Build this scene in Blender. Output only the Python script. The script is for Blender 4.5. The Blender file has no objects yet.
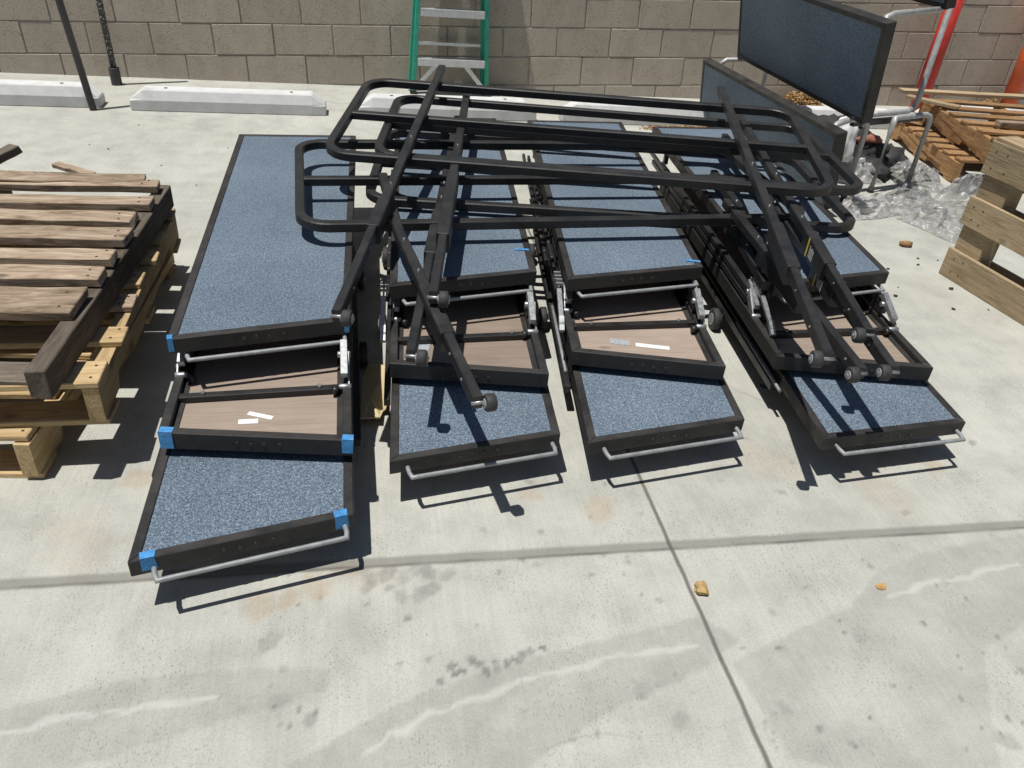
import bpy, bmesh, math, random
import numpy as np
from mathutils import Vector as V, Matrix, noise
R = math.radians
random.seed(7)
S = bpy.context.scene
COL = S.collection

# ------------------------------------------------------------------ helpers
def tag(o, label=None, cat=None, group=None, kind=None):
    if label: o['label'] = label
    if cat: o['category'] = cat
    if group: o['group'] = group
    if kind: o['kind'] = kind
    return o

def thing(name, label, cat, loc=(0, 0, 0), rz=0.0, group=None):
    o = bpy.data.objects.new(name, None)
    o.empty_display_size = .1
    COL.objects.link(o)
    o.location = loc
    o.rotation_euler = (0, 0, rz)
    return tag(o, label, cat, group)

class MB:
    """collects solids into one bmesh"""
    def __init__(s):
        s.bm = bmesh.new()
    def hexa(s, p):           # 8 points: bottom loop 0-3, top loop 4-7
        v = [s.bm.verts.new(q) for q in p]
        for f in ((3, 2, 1, 0), (4, 5, 6, 7), (0, 1, 5, 4), (1, 2, 6, 5), (2, 3, 7, 6), (3, 0, 4, 7)):
            s.bm.faces.new([v[i] for i in f])
        return s
    def box(s, c, d, M=None):
        c = V(c); x, y, z = d[0] / 2, d[1] / 2, d[2] / 2
        p = [V(q) for q in ((-x, -y, -z), (x, -y, -z), (x, y, -z), (-x, y, -z), (-x, -y, z), (x, -y, z), (x, y, z), (-x, y, z))]
        if M is not None: p = [M @ q for q in p]
        return s.hexa([q + c for q in p])
    def bar(s, a, b, w, h, up=(0, 0, 1)):    # square bar from a to b, w sideways, h along up
        a, b = V(a), V(b); d = (b - a).normalized(); up = V(up)
        sd = d.cross(up)
        if sd.length < 1e-4: sd = d.cross(V((1, 0, 0)))
        sd.normalize(); u = sd.cross(d).normalized()
        sd *= w / 2; u *= h / 2
        return s.hexa([a - sd - u, a + sd - u, b + sd - u, b - sd - u, a - sd + u, a + sd + u, b + sd + u, b - sd + u])
    def tube(s, pts, r, n=10, square=False, closed=False, up=(0, 0, 1), r2=None, cap=True, rv=None):
        pts = [V(p) for p in pts]; m = len(pts); up = V(up)
        rings = []
        for i, p in enumerate(pts):
            if closed: d0 = (p - pts[i - 1]).normalized(); d1 = (pts[(i + 1) % m] - p).normalized()
            else:
                d0 = (p - pts[i - 1]).normalized() if i else (pts[1] - p).normalized()
                d1 = (pts[i + 1] - p).normalized() if i < m - 1 else d0
            d = (d0 + d1)
            d = d.normalized() if d.length > 1e-5 else d0
            k = 1 / max(.5, d.dot(d1))
            sd = d.cross(up)
            if sd.length < 1e-3: sd = d.cross(V((0, 1, 0)))
            sd.normalize(); u = sd.cross(d).normalized()
            rr = r if r2 is None else r + (r2 - r) * i / (m - 1)
            if square:
                c = rr * .22; w = rr
                h_ = rv or w; prof = [(w, -h_ + c), (w, h_ - c), (w - c, h_), (-w + c, h_), (-w, h_ - c), (-w, -h_ + c), (-w + c, -h_), (w - c, -h_)]
            else:
                prof = [(rr * math.cos(2 * math.pi * j / n), rr * math.sin(2 * math.pi * j / n)) for j in range(n)]
            rings.append([s.bm.verts.new(p + sd * (x * k) + u * y) for x, y in prof])
        q = len(rings[0])
        for i in range(m if closed else m - 1):
            a, b = rings[i], rings[(i + 1) % m]
            for j in range(q):
                f = s.bm.faces.new([a[j], a[(j + 1) % q], b[(j + 1) % q], b[j]])
                f.smooth = not square
        if not closed and cap:
            s.bm.faces.new(rings[0][::-1]); s.bm.faces.new(rings[-1])
        return s
    def cyl(s, a, b, r, n=16, r2=None):
        return s.tube([a, b], r, n, r2=r2)
    def quad(s, p):
        s.bm.faces.new([s.bm.verts.new(q) for q in p]); return s
    def build(s, name, mat, parent=None, bevel=0.0, seg=1):
        origin = V((0, 0, 0))
        Minv = None
        if parent is not None:
            Minv = world(parent).inverted()
            s.bm.transform(Minv)
        else:
            cs = [v.co for v in s.bm.verts]
            origin = V((sum(c.x for c in cs) / len(cs), sum(c.y for c in cs) / len(cs), min(c.z for c in cs)))
            s.bm.transform(Matrix.Translation(-origin))
        bmesh.ops.recalc_face_normals(s.bm, faces=s.bm.faces[:])
        me = bpy.data.meshes.new(name); s.bm.to_mesh(me); s.bm.free()
        if mat: me.materials.append(mat)
        o = bpy.data.objects.new(name, me); COL.objects.link(o)
        o.parent = parent; o.location = origin
        if bevel:
            b = o.modifiers.new('bevel', 'BEVEL'); b.width = bevel; b.segments = seg; b.limit_method = 'ANGLE'
        return o

def world(o):
    M = Matrix.LocRotScale(o.location, o.rotation_euler, None)
    return world(o.parent) @ M if o.parent else M

# ------------------------------------------------------------------ materials
def new_mat(name):
    m = bpy.data.materials.new(name); m.use_nodes = True
    nt = m.node_tree
    b = nt.nodes['Principled BSDF']
    return m, nt, b
def N(nt, t, **kw):
    n = nt.nodes.new(t)
    for k, v in kw.items():
        if k.startswith('i_'):
            n.inputs[k[2:].replace('_', ' ')].default_value = v
        else: setattr(n, k, v)
    return n
def ramp(nt, fac, stops, interp='LINEAR'):
    n = nt.nodes.new('ShaderNodeValToRGB'); n.color_ramp.interpolation = interp
    e = n.color_ramp.elements
    while len(e) < len(stops): e.new(.5)
    for x, (p, c) in zip(e, stops):
        x.position = p; x.color = (*c, 1) if len(c) == 3 else c
    nt.links.new(fac, n.inputs[0]); return n.outputs[0]
def mixc(nt, a, b, fac, mode='MIX'):
    n = nt.nodes.new('ShaderNodeMix'); n.data_type = 'RGBA'; n.blend_type = mode
    for s_, v in ((n.inputs[0], fac), (n.inputs[6], a), (n.inputs[7], b)):
        if hasattr(v, 'is_linked') or isinstance(v, bpy.types.NodeSocket): nt.links.new(v, s_)
        elif isinstance(v, (int, float)): s_.default_value = v
        else: s_.default_value = (*v, 1) if len(v) == 3 else v
    return n.outputs[2]
def mth(nt, op, a, b=None, c=None, clamp=False):
    n = nt.nodes.new('ShaderNodeMath'); n.operation = op; n.use_clamp = clamp
    for i, v in enumerate((a, b, c)):
        if v is None: continue
        if isinstance(v, bpy.types.NodeSocket): nt.links.new(v, n.inputs[i])
        else: n.inputs[i].default_value = v
    return n.outputs[0]
def noise_n(nt, vec, scale, detail=4, rough=.55, dist=0):
    n = nt.nodes.new('ShaderNodeTexNoise'); n.inputs['Scale'].default_value = scale
    n.inputs['Detail'].default_value = detail; n.inputs['Roughness'].default_value = rough; n.inputs['Distortion'].default_value = dist
    if vec is not None: nt.links.new(vec, n.inputs['Vector'])
    return n.outputs['Fac']
def mapping(nt, vec, scale=(1, 1, 1), rot=(0, 0, 0), loc=(0, 0, 0)):
    n = nt.nodes.new('ShaderNodeMapping'); n.inputs['Scale'].default_value = scale
    n.inputs['Rotation'].default_value = rot; n.inputs['Location'].default_value = loc
    nt.links.new(vec, n.inputs['Vector']); return n.outputs[0]
def bump(nt, h, strength, dist, b, prev=None):
    n = nt.nodes.new('ShaderNodeBump'); n.inputs['Strength'].default_value = strength; n.inputs['Distance'].default_value = dist
    nt.links.new(h, n.inputs['Height'])
    if prev is not None: nt.links.new(prev, n.inputs['Normal'])
    nt.links.new(n.outputs[0], b.inputs['Normal']); return n.outputs[0]
def objvec(nt):
    return nt.nodes.new('ShaderNodeTexCoord').outputs['Object']
def posvec(nt):
    return nt.nodes.new('ShaderNodeNewGeometry').outputs['Position']

def plain(name, col, rough=.5, metal=0, var=.12, scale=30, bmp=0.0, dirt=None):
    m, nt, b = new_mat(name)
    p = posvec(nt)
    f = noise_n(nt, p, scale, 5, .6)
    lo = tuple(c * (1 - var) for c in col); hi = tuple(min(1, c * (1 + var)) for c in col)
    c = ramp(nt, f, [(.3, lo), (.7, hi)])
    if dirt:
        g = noise_n(nt, p, scale * .35, 6, .7)
        k = ramp(nt, g, [(.55, (0, 0, 0)), (.72, (1, 1, 1))])
        c = mixc(nt, c, dirt, mth(nt, 'MULTIPLY', k, .55))
    nt.links.new(c, b.inputs['Base Color'])
    r = ramp(nt, f, [(.2, (rough * .8,) * 3), (.8, (min(1, rough * 1.25),) * 3)])
    nt.links.new(r, b.inputs['Roughness'])
    b.inputs['Metallic'].default_value = metal
    if bmp: bump(nt, noise_n(nt, p, scale * 8, 3, .6), bmp, .002, b)
    return m

def black_mat(name, col, rough, dust):
    m, nt, b = new_mat(name)
    p = posvec(nt); g = nt.nodes.new('ShaderNodeNewGeometry')
    n1 = noise_n(nt, p, 40, 6, .7); n2 = noise_n(nt, p, 9, 5, .65)
    c = ramp(nt, n1, [(.3, tuple(x * .6 for x in col)), (.7, tuple(x * 1.5 for x in col))])
    sx = nt.nodes.new('ShaderNodeSeparateXYZ'); nt.links.new(g.outputs['Normal'], sx.inputs[0])
    upf = mth(nt, 'MULTIPLY', mth(nt, 'MAXIMUM', sx.outputs[2], 0), ramp(nt, n2, [(.35, (.1,) * 3), (.7, (1, 1, 1))]))
    c = mixc(nt, c, dust, mth(nt, 'MULTIPLY', upf, .4))
    chip = ramp(nt, noise_n(nt, mapping(nt, p, (60, 60, 60)), 1, 6, .75, .8), [(.70, (0, 0, 0)), (.73, (1, 1, 1))])
    c = mixc(nt, c, (.24, .23, .22), mth(nt, 'MULTIPLY', chip, .8))
    c = mixc(nt, c, (.13, .06, .03), mth(nt, 'MULTIPLY', ramp(nt, noise_n(nt, p, 14, 6, .75), [(.68, (0, 0, 0)), (.76, (1, 1, 1))]), .6))
    nt.links.new(c, b.inputs['Base Color'])
    nt.links.new(ramp(nt, n2, [(.3, (rough * .8,) * 3), (.7, (rough * 1.3,) * 3)]), b.inputs['Roughness'])
    bump(nt, n1, .12, .002, b)
    return m

def concrete_mat():
    m, nt, b = new_mat('concrete_slab')
    p = posvec(nt)
    n1 = noise_n(nt, p, .9, 6, .62); n2 = noise_n(nt, p, 7, 6, .6); n3 = noise_n(nt, p, 190, 4, .75)
    c = ramp(nt, n1, [(.3, (.408, .405, .358)), (.5, (.46, .457, .408)), (.7, (.507, .503, .45))])
    c = mixc(nt, c, ramp(nt, n2, [(.3, (.82, .82, .82)), (.55, (1, 1, 1)), (.75, (1.08, 1.08, 1.06))]), .95, 'MULTIPLY')
    # broom finish streaks
    st = noise_n(nt, mapping(nt, p, (90, 5, 1), (0, 0, R(24))), 1, 3, .6)
    c = mixc(nt, c, ramp(nt, st, [(.3, (.93, .93, .93)), (.7, (1.04, 1.04, 1.04))]), .8, 'MULTIPLY')
    c = mixc(nt, c, ramp(nt, n3, [(.28, (.74, .74, .73)), (.5, (1, 1, 1)), (.72, (1.1, 1.1, 1.1))]), .9, 'MULTIPLY')
    # small dark pits and specks
    vo = nt.nodes.new('ShaderNodeTexVoronoi'); vo.inputs['Scale'].default_value = 22; nt.links.new(p, vo.inputs['Vector'])
    sp = ramp(nt, vo.outputs['Distance'], [(.045, (1, 1, 1)), (.085, (0, 0, 0))])
    sp = mth(nt, 'MULTIPLY', sp, ramp(nt, noise_n(nt, p, 2.5, 2), [(.52, (0, 0, 0)), (.62, (1, 1, 1))]))
    c = mixc(nt, c, (.2, .19, .165), mth(nt, 'MULTIPLY', sp, .55))
    vp = nt.nodes.new('ShaderNodeTexVoronoi'); vp.inputs['Scale'].default_value = 1; nt.links.new(mapping(nt, p, (150, 70, 1), (0, 0, R(20))), vp.inputs['Vector'])
    pit = ramp(nt, vp.outputs['Distance'], [(.16, (1, 1, 1)), (.27, (0, 0, 0))])
    pit = mth(nt, 'MULTIPLY', pit, ramp(nt, noise_n(nt, p, 3.2, 4, .65), [(.46, (0, 0, 0)), (.6, (1, 1, 1))]))
    c = mixc(nt, c, (.24, .23, .2), mth(nt, 'MULTIPLY', pit, .6))
    ve = nt.nodes.new('ShaderNodeTexVoronoi'); ve.feature = 'DISTANCE_TO_EDGE'; ve.inputs['Scale'].default_value = .8
    wv = nt.nodes.new('ShaderNodeTexNoise'); wv.inputs['Scale'].default_value = 4; wv.inputs['Detail'].default_value = 6; nt.links.new(p, wv.inputs['Vector'])
    nt.links.new(mixc(nt, p, wv.outputs['Color'], .12), ve.inputs['Vector'])
    crk = ramp(nt, ve.outputs['Distance'], [(.0008, (1, 1, 1)), (.0022, (0, 0, 0))])
    crk = mth(nt, 'MULTIPLY', crk, ramp(nt, noise_n(nt, p, 1.1, 2), [(.5, (0, 0, 0)), (.6, (1, 1, 1))]))
    c = mixc(nt, c, (.26, .25, .22), mth(nt, 'MULTIPLY', crk, .55))
    # old drips / blotches
    vb = nt.nodes.new('ShaderNodeTexVoronoi'); vb.inputs['Scale'].default_value = 3.1
    nt.links.new(mixc(nt, p, nt.nodes.new('ShaderNodeTexNoise').outputs['Color'], .03), vb.inputs['Vector'])
    sb = ramp(nt, vb.outputs['Distance'], [(.06, (1, 1, 1)), (.14, (0, 0, 0))])
    sb = mth(nt, 'MULTIPLY', sb, ramp(nt, noise_n(nt, p, 1.3, 2), [(.5, (0, 0, 0)), (.6, (1, 1, 1))]))
    c = mixc(nt, c, (.34, .325, .29), mth(nt, 'MULTIPLY', sb, .5))
    # stains kept as a mesh attribute: r damp/dirt, g rust, b light scuff
    at = nt.nodes.new('ShaderNodeAttribute'); at.attribute_name = 'stain'
    sx = nt.nodes.new('ShaderNodeSeparateColor'); nt.links.new(at.outputs['Color'], sx.inputs[0])
    rag = ramp(nt, noise_n(nt, p, 26, 5, .7), [(.3, (.55, .55, .55)), (.62, (1, 1, 1))])
    c = mixc(nt, c, (.22, .212, .195), mth(nt, 'MULTIPLY', mth(nt, 'MULTIPLY', sx.outputs[0], rag), .85, clamp=True))
    c = mixc(nt, c, (.36, .22, .10), mth(nt, 'MULTIPLY', mth(nt, 'MULTIPLY', sx.outputs[1], rag), .55, clamp=True))
    c = mixc(nt, c, (.60, .585, .54), mth(nt, 'MULTIPLY', sx.outputs[2], .75))
    # joints between the slabs
    xyz = nt.nodes.new('ShaderNodeSeparateXYZ'); nt.links.new(p, xyz.inputs[0]); X, Y = xyz.outputs[0], xyz.outputs[1]
    wob = mth(nt, 'MULTIPLY', mth(nt, 'SUBTRACT', noise_n(nt, p, 9, 4, .65), .5), .009)
    def line(coord, at_, w0, w1, extra=None):
        d = mth(nt, 'ABSOLUTE', mth(nt, 'SUBTRACT', mth(nt, 'ADD', coord, wob), at_))
        return ramp(nt, d, [(w0, (1, 1, 1)), (w1, (0, 0, 0))])
    front = ramp(nt, mth(nt, 'MULTIPLY', Y, .1), [(.24, (1, 1, 1)), (.26, (0, 0, 0))])
    j1 = line(X, .776, .003, .0062)
    yl = mth(nt, 'SUBTRACT', Y, mth(nt, 'MULTIPLY', X, -.012))
    j2w = line(yl, 1.413, .012, .022); j2 = line(yl, 1.402, .002, .006)
    j3 = line(Y, 3.80, .002, .006)
    c = mixc(nt, c, (.20, .19, .168), mth(nt, 'MULTIPLY', j2w, .72))
    c = mixc(nt, c, (.12, .115, .10), mth(nt, 'MULTIPLY', j2, ramp(nt, noise_n(nt, p, 5, 3), [(.4, (.15,) * 3), (.6, (.85,) * 3)])))
    c = mixc(nt, c, (.10, .095, .085), mth(nt, 'MULTIPLY', j1, .92))
    c = mixc(nt, c, (.3, .29, .26), mth(nt, 'MULTIPLY', j3, .5))
    nt.links.new(c, b.inputs['Base Color'])
    b.inputs['Roughness'].default_value = .88
    b.inputs['Specular IOR Level'].default_value = .3
    h = mth(nt, 'ADD', mth(nt, 'SUBTRACT', mth(nt, 'MULTIPLY', n3, .8), pit), mth(nt, 'ADD', mth(nt, 'MULTIPLY', st, .6), mth(nt, 'MULTIPLY', n2, .8)))
    h = mth(nt, 'SUBTRACT', h, mth(nt, 'MULTIPLY', mth(nt, 'ADD', j1, mth(nt, 'MULTIPLY', j2, .5)), 2))
    bump(nt, h, .35, .004, b)
    return m

def block_mat():
    m, nt, b = new_mat('concrete_block')
    p = posvec(nt)
    g = nt.nodes.new('ShaderNodeNewGeometry')
    c = ramp(nt, g.outputs['Random Per Island'], [(0, (.46, .397, .325)), (.5, (.495, .43, .353)), (1, (.53, .462, .382))])
    n = noise_n(nt, p, 120, 4, .7); n2 = noise_n(nt, p, 3.0, 5, .6); vs = noise_n(nt, mapping(nt, p, (6, 6, .8)), 1, 4, .6)
    c = mixc(nt, c, ramp(nt, n, [(.25, (.72, .72, .72)), (.55, (1, 1, 1)), (.8, (1.15, 1.15, 1.15))]), .9, 'MULTIPLY')
    c = mixc(nt, c, ramp(nt, n2, [(.3, (.93, .925, .92)), (.7, (1.05, 1.05, 1.05))]), 1, 'MULTIPLY')
    c = mixc(nt, c, ramp(nt, vs, [(.35, (.92, .91, .9)), (.65, (1.03, 1.03, 1.03))]), 1, 'MULTIPLY')
    ef = ramp(nt, noise_n(nt, mapping(nt, p, (1.5, 1.5, 5)), 1, 7, .75), [(.6, (0, 0, 0)), (.72, (1, 1, 1))])
    c = mixc(nt, c, (.56, .52, .46), mth(nt, 'MULTIPLY', ef, .35))
    po = nt.nodes.new('ShaderNodeTexVoronoi'); po.inputs['Scale'].default_value = 95; nt.links.new(p, po.inputs['Vector'])
    pm = mth(nt, 'MULTIPLY', ramp(nt, po.outputs['Distance'], [(.2, (1, 1, 1)), (.36, (0, 0, 0))]), ramp(nt, noise_n(nt, p, 14, 3), [(.45, (0, 0, 0)), (.6, (1, 1, 1))]))
    c = mixc(nt, c, (.17, .14, .11), mth(nt, 'MULTIPLY', pm, .6))
    sz = nt.nodes.new('ShaderNodeSeparateXYZ'); nt.links.new(p, sz.inputs[0])
    splash = mth(nt, 'MULTIPLY', ramp(nt, sz.outputs[2], [(.02, (1, 1, 1)), (.16, (0, 0, 0))]), ramp(nt, n2, [(.35, (.2,) * 3), (.65, (1, 1, 1))]))
    c = mixc(nt, c, (.40, .37, .32), mth(nt, 'MULTIPLY', splash, .5))
    nt.links.new(c, b.inputs['Base Color']); b.inputs['Roughness'].default_value = .95
    bump(nt, mth(nt, 'SUBTRACT', n, pm), .7, .005, b)
    return m

def carpet_mat():
    m, nt, b = new_mat('blue_grey_carpet')
    p = posvec(nt)
    a = noise_n(nt, p, 300, 3, .75); w = noise_n(nt, p, 120, 3, .65); l = noise_n(nt, p, 2.6, 4, .6); d = noise_n(nt, p, 21, 5, .7)
    c = ramp(nt, a, [(.30, (.030, .044, .062)), (.45, (.095, .132, .178)), (.55, (.168, .218, .278)), (.69, (.41, .46, .495))])
    c = mixc(nt, c, ramp(nt, w, [(.32, (.66, .67, .68)), (.68, (1.32, 1.31, 1.3))]), .9, 'MULTIPLY')
    c = mixc(nt, c, ramp(nt, l, [(.3, (.84, .85, .86)), (.7, (1.12, 1.12, 1.11))]), 1, 'MULTIPLY')
    sp = ramp(nt, noise_n(nt, mapping(nt, p, (34, 34, 34)), 1, 6, .75, .6), [(.66, (0, 0, 0)), (.74, (1, 1, 1))])
    c = mixc(nt, c, (.40, .40, .38), mth(nt, 'MULTIPLY', sp, .35))
    c = mixc(nt, c, (.2, .2, .185), mth(nt, 'MULTIPLY', ramp(nt, d, [(.56, (0, 0, 0)), (.75, (1, 1, 1))]), .3))
    nt.links.new(c, b.inputs['Base Color']); b.inputs['Roughness'].default_value = 1
    b.inputs['Specular IOR Level'].default_value = .1
    b.inputs['Sheen Weight'].default_value = .15
    bump(nt, a, .7, .004, b)
    return m

def wood_mat(name, a, bcol, ccol, rough=.8, grime=.4, fine=.75):
    m, nt, b = new_mat(name)
    o = objvec(nt)
    oi = nt.nodes.new('ShaderNodeObjectInfo')
    add = nt.nodes.new('ShaderNodeVectorMath'); add.operation = 'ADD'
    nt.links.new(o, add.inputs[0])
    sc = nt.nodes.new('ShaderNodeVectorMath'); sc.operation = 'SCALE'; sc.inputs[0].default_value = (13, 7, 9)
    nt.links.new(oi.outputs['Random'], sc.inputs['Scale']); nt.links.new(sc.outputs[0], add.inputs[1])
    v = add.outputs[0]
    g = noise_n(nt, mapping(nt, v, (4.5, 26, 26)), 1, 7, .7, 2.0)
    f = noise_n(nt, mapping(nt, v, (6, 150, 150)), 1, 3, .6)
    big = noise_n(nt, v, 2.2, 5, .6)
    c = ramp(nt, g, [(.28, a), (.5, bcol), (.72, ccol)])
    c = mixc(nt, c, ramp(nt, f, [(.3, (.68, .66, .63)), (.6, (1.04, 1.04, 1.04))]), fine, 'MULTIPLY')
    c = mixc(nt, c, ramp(nt, big, [(.3, (.7, .69, .67)), (.6, (1.05, 1.05, 1.05))]), grime * 1.6 if grime < .6 else 1, 'MULTIPLY')
    c = mixc(nt, c, ramp(nt, oi.outputs['Random'], [(0, (.78, .77, .75)), (1, (1.16, 1.15, 1.14))]), 1, 'MULTIPLY')
    # knots
    vo = nt.nodes.new('ShaderNodeTexVoronoi'); vo.inputs['Scale'].default_value = 1
    nt.links.new(mapping(nt, v, (4.5, 9, 9)), vo.inputs['Vector'])
    k = ramp(nt, vo.outputs['Distance'], [(.07, (1, 1, 1)), (.15, (0, 0, 0))])
    c = mixc(nt, c, tuple(x * .35 for x in a), mth(nt, 'MULTIPLY', k, .7))
    nt.links.new(c, b.inputs['Base Color']); b.inputs['Roughness'].default_value = rough
    b.inputs['Specular IOR Level'].default_value = .25
    bump(nt, mth(nt, 'ADD', g, mth(nt, 'MULTIPLY', f, .5)), .5, .004, b)
    return m

M = {}
M['concrete'] = concrete_mat()
M['block'] = block_mat()
M['mortar'] = plain('mortar', (.27, .245, .21), .95, 0, .3, 9, .3, dirt=(.66, .64, .58))
M['stop'] = plain('painted_kerb_concrete', (.60, .60, .59), .85, 0, .09, 14, .25, dirt=(.36, .35, .33))
M['carpet'] = carpet_mat()
M['black'] = black_mat('black_powder_coat', (.016, .016, .0165), .42, (.05, .047, .043))
M['rim'] = black_mat('black_deck_edging', (.017, .016, .0155), .55, (.075, .068, .06))
M['leg'] = plain('galvanised_leg_tube', (.40, .40, .395), .5, .3, .2, 30, .05, dirt=(.25, .23, .2))
M['galv'] = plain('galvanised_steel', (.40, .41, .42), .42, .75, .2, 50, .05)
M['greytube'] = plain('grey_painted_tube', (.27, .28, .285), .5, .15, .18, 40, .05, dirt=(.2, .19, .18))
M['zinc'] = plain('zinc_plate', (.36, .37, .37), .42, .7, .2, 80, .05)
M['darkzinc'] = plain('dull_bolt_steel', (.05, .05, .05), .5, .5, .3, 60)
M['nail'] = plain('rusty_nail_head', (.09, .05, .035), .7, .3, .4, 90)
M['rubber'] = plain('black_rubber', (.035, .035, .036), .7, 0, .3, 50, .1)
M['ply'] = wood_mat('plywood_underside', (.31, .245, .20), (.345, .278, .228), (.38, .312, .26), .8, .3, .35)
M['wood_old'] = wood_mat('weathered_wood', (.14, .098, .068), (.41, .315, .23), (.60, .50, .40), .9, .4)
M['wood_dark'] = wood_mat('dark_weathered_wood', (.085, .07, .056), (.15, .125, .10), (.23, .195, .16), .9, .5)
M['wood_new'] = wood_mat('pale_pallet_wood', (.38, .255, .125), (.52, .38, .205), (.62, .49, .30), .8, .35)
M['wood_tan'] = wood_mat('tan_pallet_wood', (.30, .225, .135), (.42, .325, .205), (.50, .40, .27), .8, .4)
M['wood_brown'] = wood_mat('brown_pallet_wood', (.22, .12, .055), (.36, .21, .10), (.50, .33, .18), .85, .5)
M['tape'] = plain('blue_masking_tape', (.06, .27, .58), .75, 0, .3, 70, .9, dirt=(.25, .42, .62))
M['label_y'] = plain('yellow_label_strip', (.62, .47, .05), .5, 0, .1, 80)
M['paper'] = plain('white_paper', (.75, .75, .73), .7, 0, .06, 40)
M['greylabel'] = plain('grey_label', (.36, .38, .40), .5, 0, .25, 160)
M['green'] = plain('green_fibreglass', (.035, .36, .245), .5, 0, .15, 20, .05, dirt=(.16, .26, .22))
M['alu'] = plain('aluminium', (.72, .73, .74), .38, .6, .1, 40, .05)
M['red'] = plain('red_paint', (.50, .035, .025), .55, 0, .12, 20, .05)
M['orange'] = plain('orange_paint', (.62, .10, .03), .55, 0, .15, 15, .05, dirt=(.5, .2, .1))
M['pole'] = plain('dark_steel_pole', (.05, .052, .055), .5, .3, .3, 40, .1)
def speckled():
    m, nt, b = new_mat('speckled_pole')
    p = posvec(nt)
    f = ramp(nt, noise_n(nt, p, 75, 3, .7), [(.56, (0, 0, 0)), (.62, (1, 1, 1))])
    nt.links.new(mixc(nt, (.028, .028, .03), (.42, .41, .39), f), b.inputs['Base Color']); b.inputs['Roughness'].default_value = .6
    return m
M['speckled'] = speckled()
M['card'] = plain('cardboard_sheet', (.55, .45, .26), .85, 0, .08, 20, .1)
M['terracotta'] = plain('terracotta_scrap', (.30, .12, .08), .8, 0, .2, 25, .1)
M['stone'] = plain('tan_stone', (.42, .28, .12), .8, 0, .35, 70, .4)
M['leaf'] = plain('dry_leaf', (.36, .22, .08), .8, 0, .5, 25)
M['darkjunk'] = plain('dark_rubber_mat', (.03, .028, .028), .75, 0, .4, 20, .2)
def plastic_mat(name, col, alpha, rough=.25):
    m, nt, b = new_mat(name)
    p = posvec(nt); f = noise_n(nt, p, 24, 6, .65)
    nt.links.new(ramp(nt, f, [(.3, tuple(c * .7 for c in col)), (.7, col)]), b.inputs['Base Color'])
    nt.links.new(ramp(nt, f, [(.35, (max(0, alpha - .3),) * 3), (.62, (min(1, alpha + .25),) * 3)]), b.inputs['Alpha'])
    b.inputs['Roughness'].default_value = rough; b.inputs['Specular IOR Level'].default_value = .7
    bump(nt, noise_n(nt, p, 22, 4, .6, 2), .45, .008, b)
    return m
M['film'] = plastic_mat('clear_stretch_film', (.44, .44, .435), .42, .3)
M['filmw'] = plastic_mat('white_plastic_film', (.58, .57, .55), .62, .3)

# ------------------------------------------------------------------ camera, light, world
cam = bpy.data.cameras.new('camera'); co = bpy.data.objects.new('camera', cam); COL.objects.link(co)
Rv, Uv, Fv = V((.98373363, -.1627987, .0759258)), V((.02845647, .55856655, .82897144)), V((.17736508, .8133265, -.55411337))
Mx = Matrix((Rv, Uv, -Fv)).transposed().to_4x4(); Mx.translation = (0, 0, 1.49058942)
co.matrix_world = Mx
cam.sensor_width = 36; cam.lens = 791.527 * 36 / 1024; cam.clip_end = 500; cam.clip_start = .05
S.camera = co
AZ, EL = R(17), R(74.5)
sd = V((math.cos(AZ) * math.cos(EL), math.sin(AZ) * math.cos(EL), -math.sin(EL)))
sl = bpy.data.lights.new('sun', 'SUN'); sl.energy = 5.0; sl.angle = R(.5); sl.color = (1, .975, .93)
so = bpy.data.objects.new('sun', sl); COL.objects.link(so); so.location = (-3, -1, 8)
so.rotation_euler = sd.to_track_quat('-Z', 'Y').to_euler()
w = bpy.data.worlds.new('World'); S.world = w; w.use_nodes = True
sk = w.node_tree.nodes.new('ShaderNodeTexSky'); sk.sky_type = 'NISHITA'; sk.sun_disc = False
sk.sun_elevation = EL; sk.sun_rotation = math.atan2(-sd.x, -sd.y) % (2 * math.pi)
bg = w.node_tree.nodes['Background']; bg.inputs[1].default_value = .05
w.node_tree.links.new(sk.outputs[0], bg.inputs[0])
S.view_settings.view_transform = 'Standard'; S.view_settings.look = 'None'; S.view_settings.exposure = -.12

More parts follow.
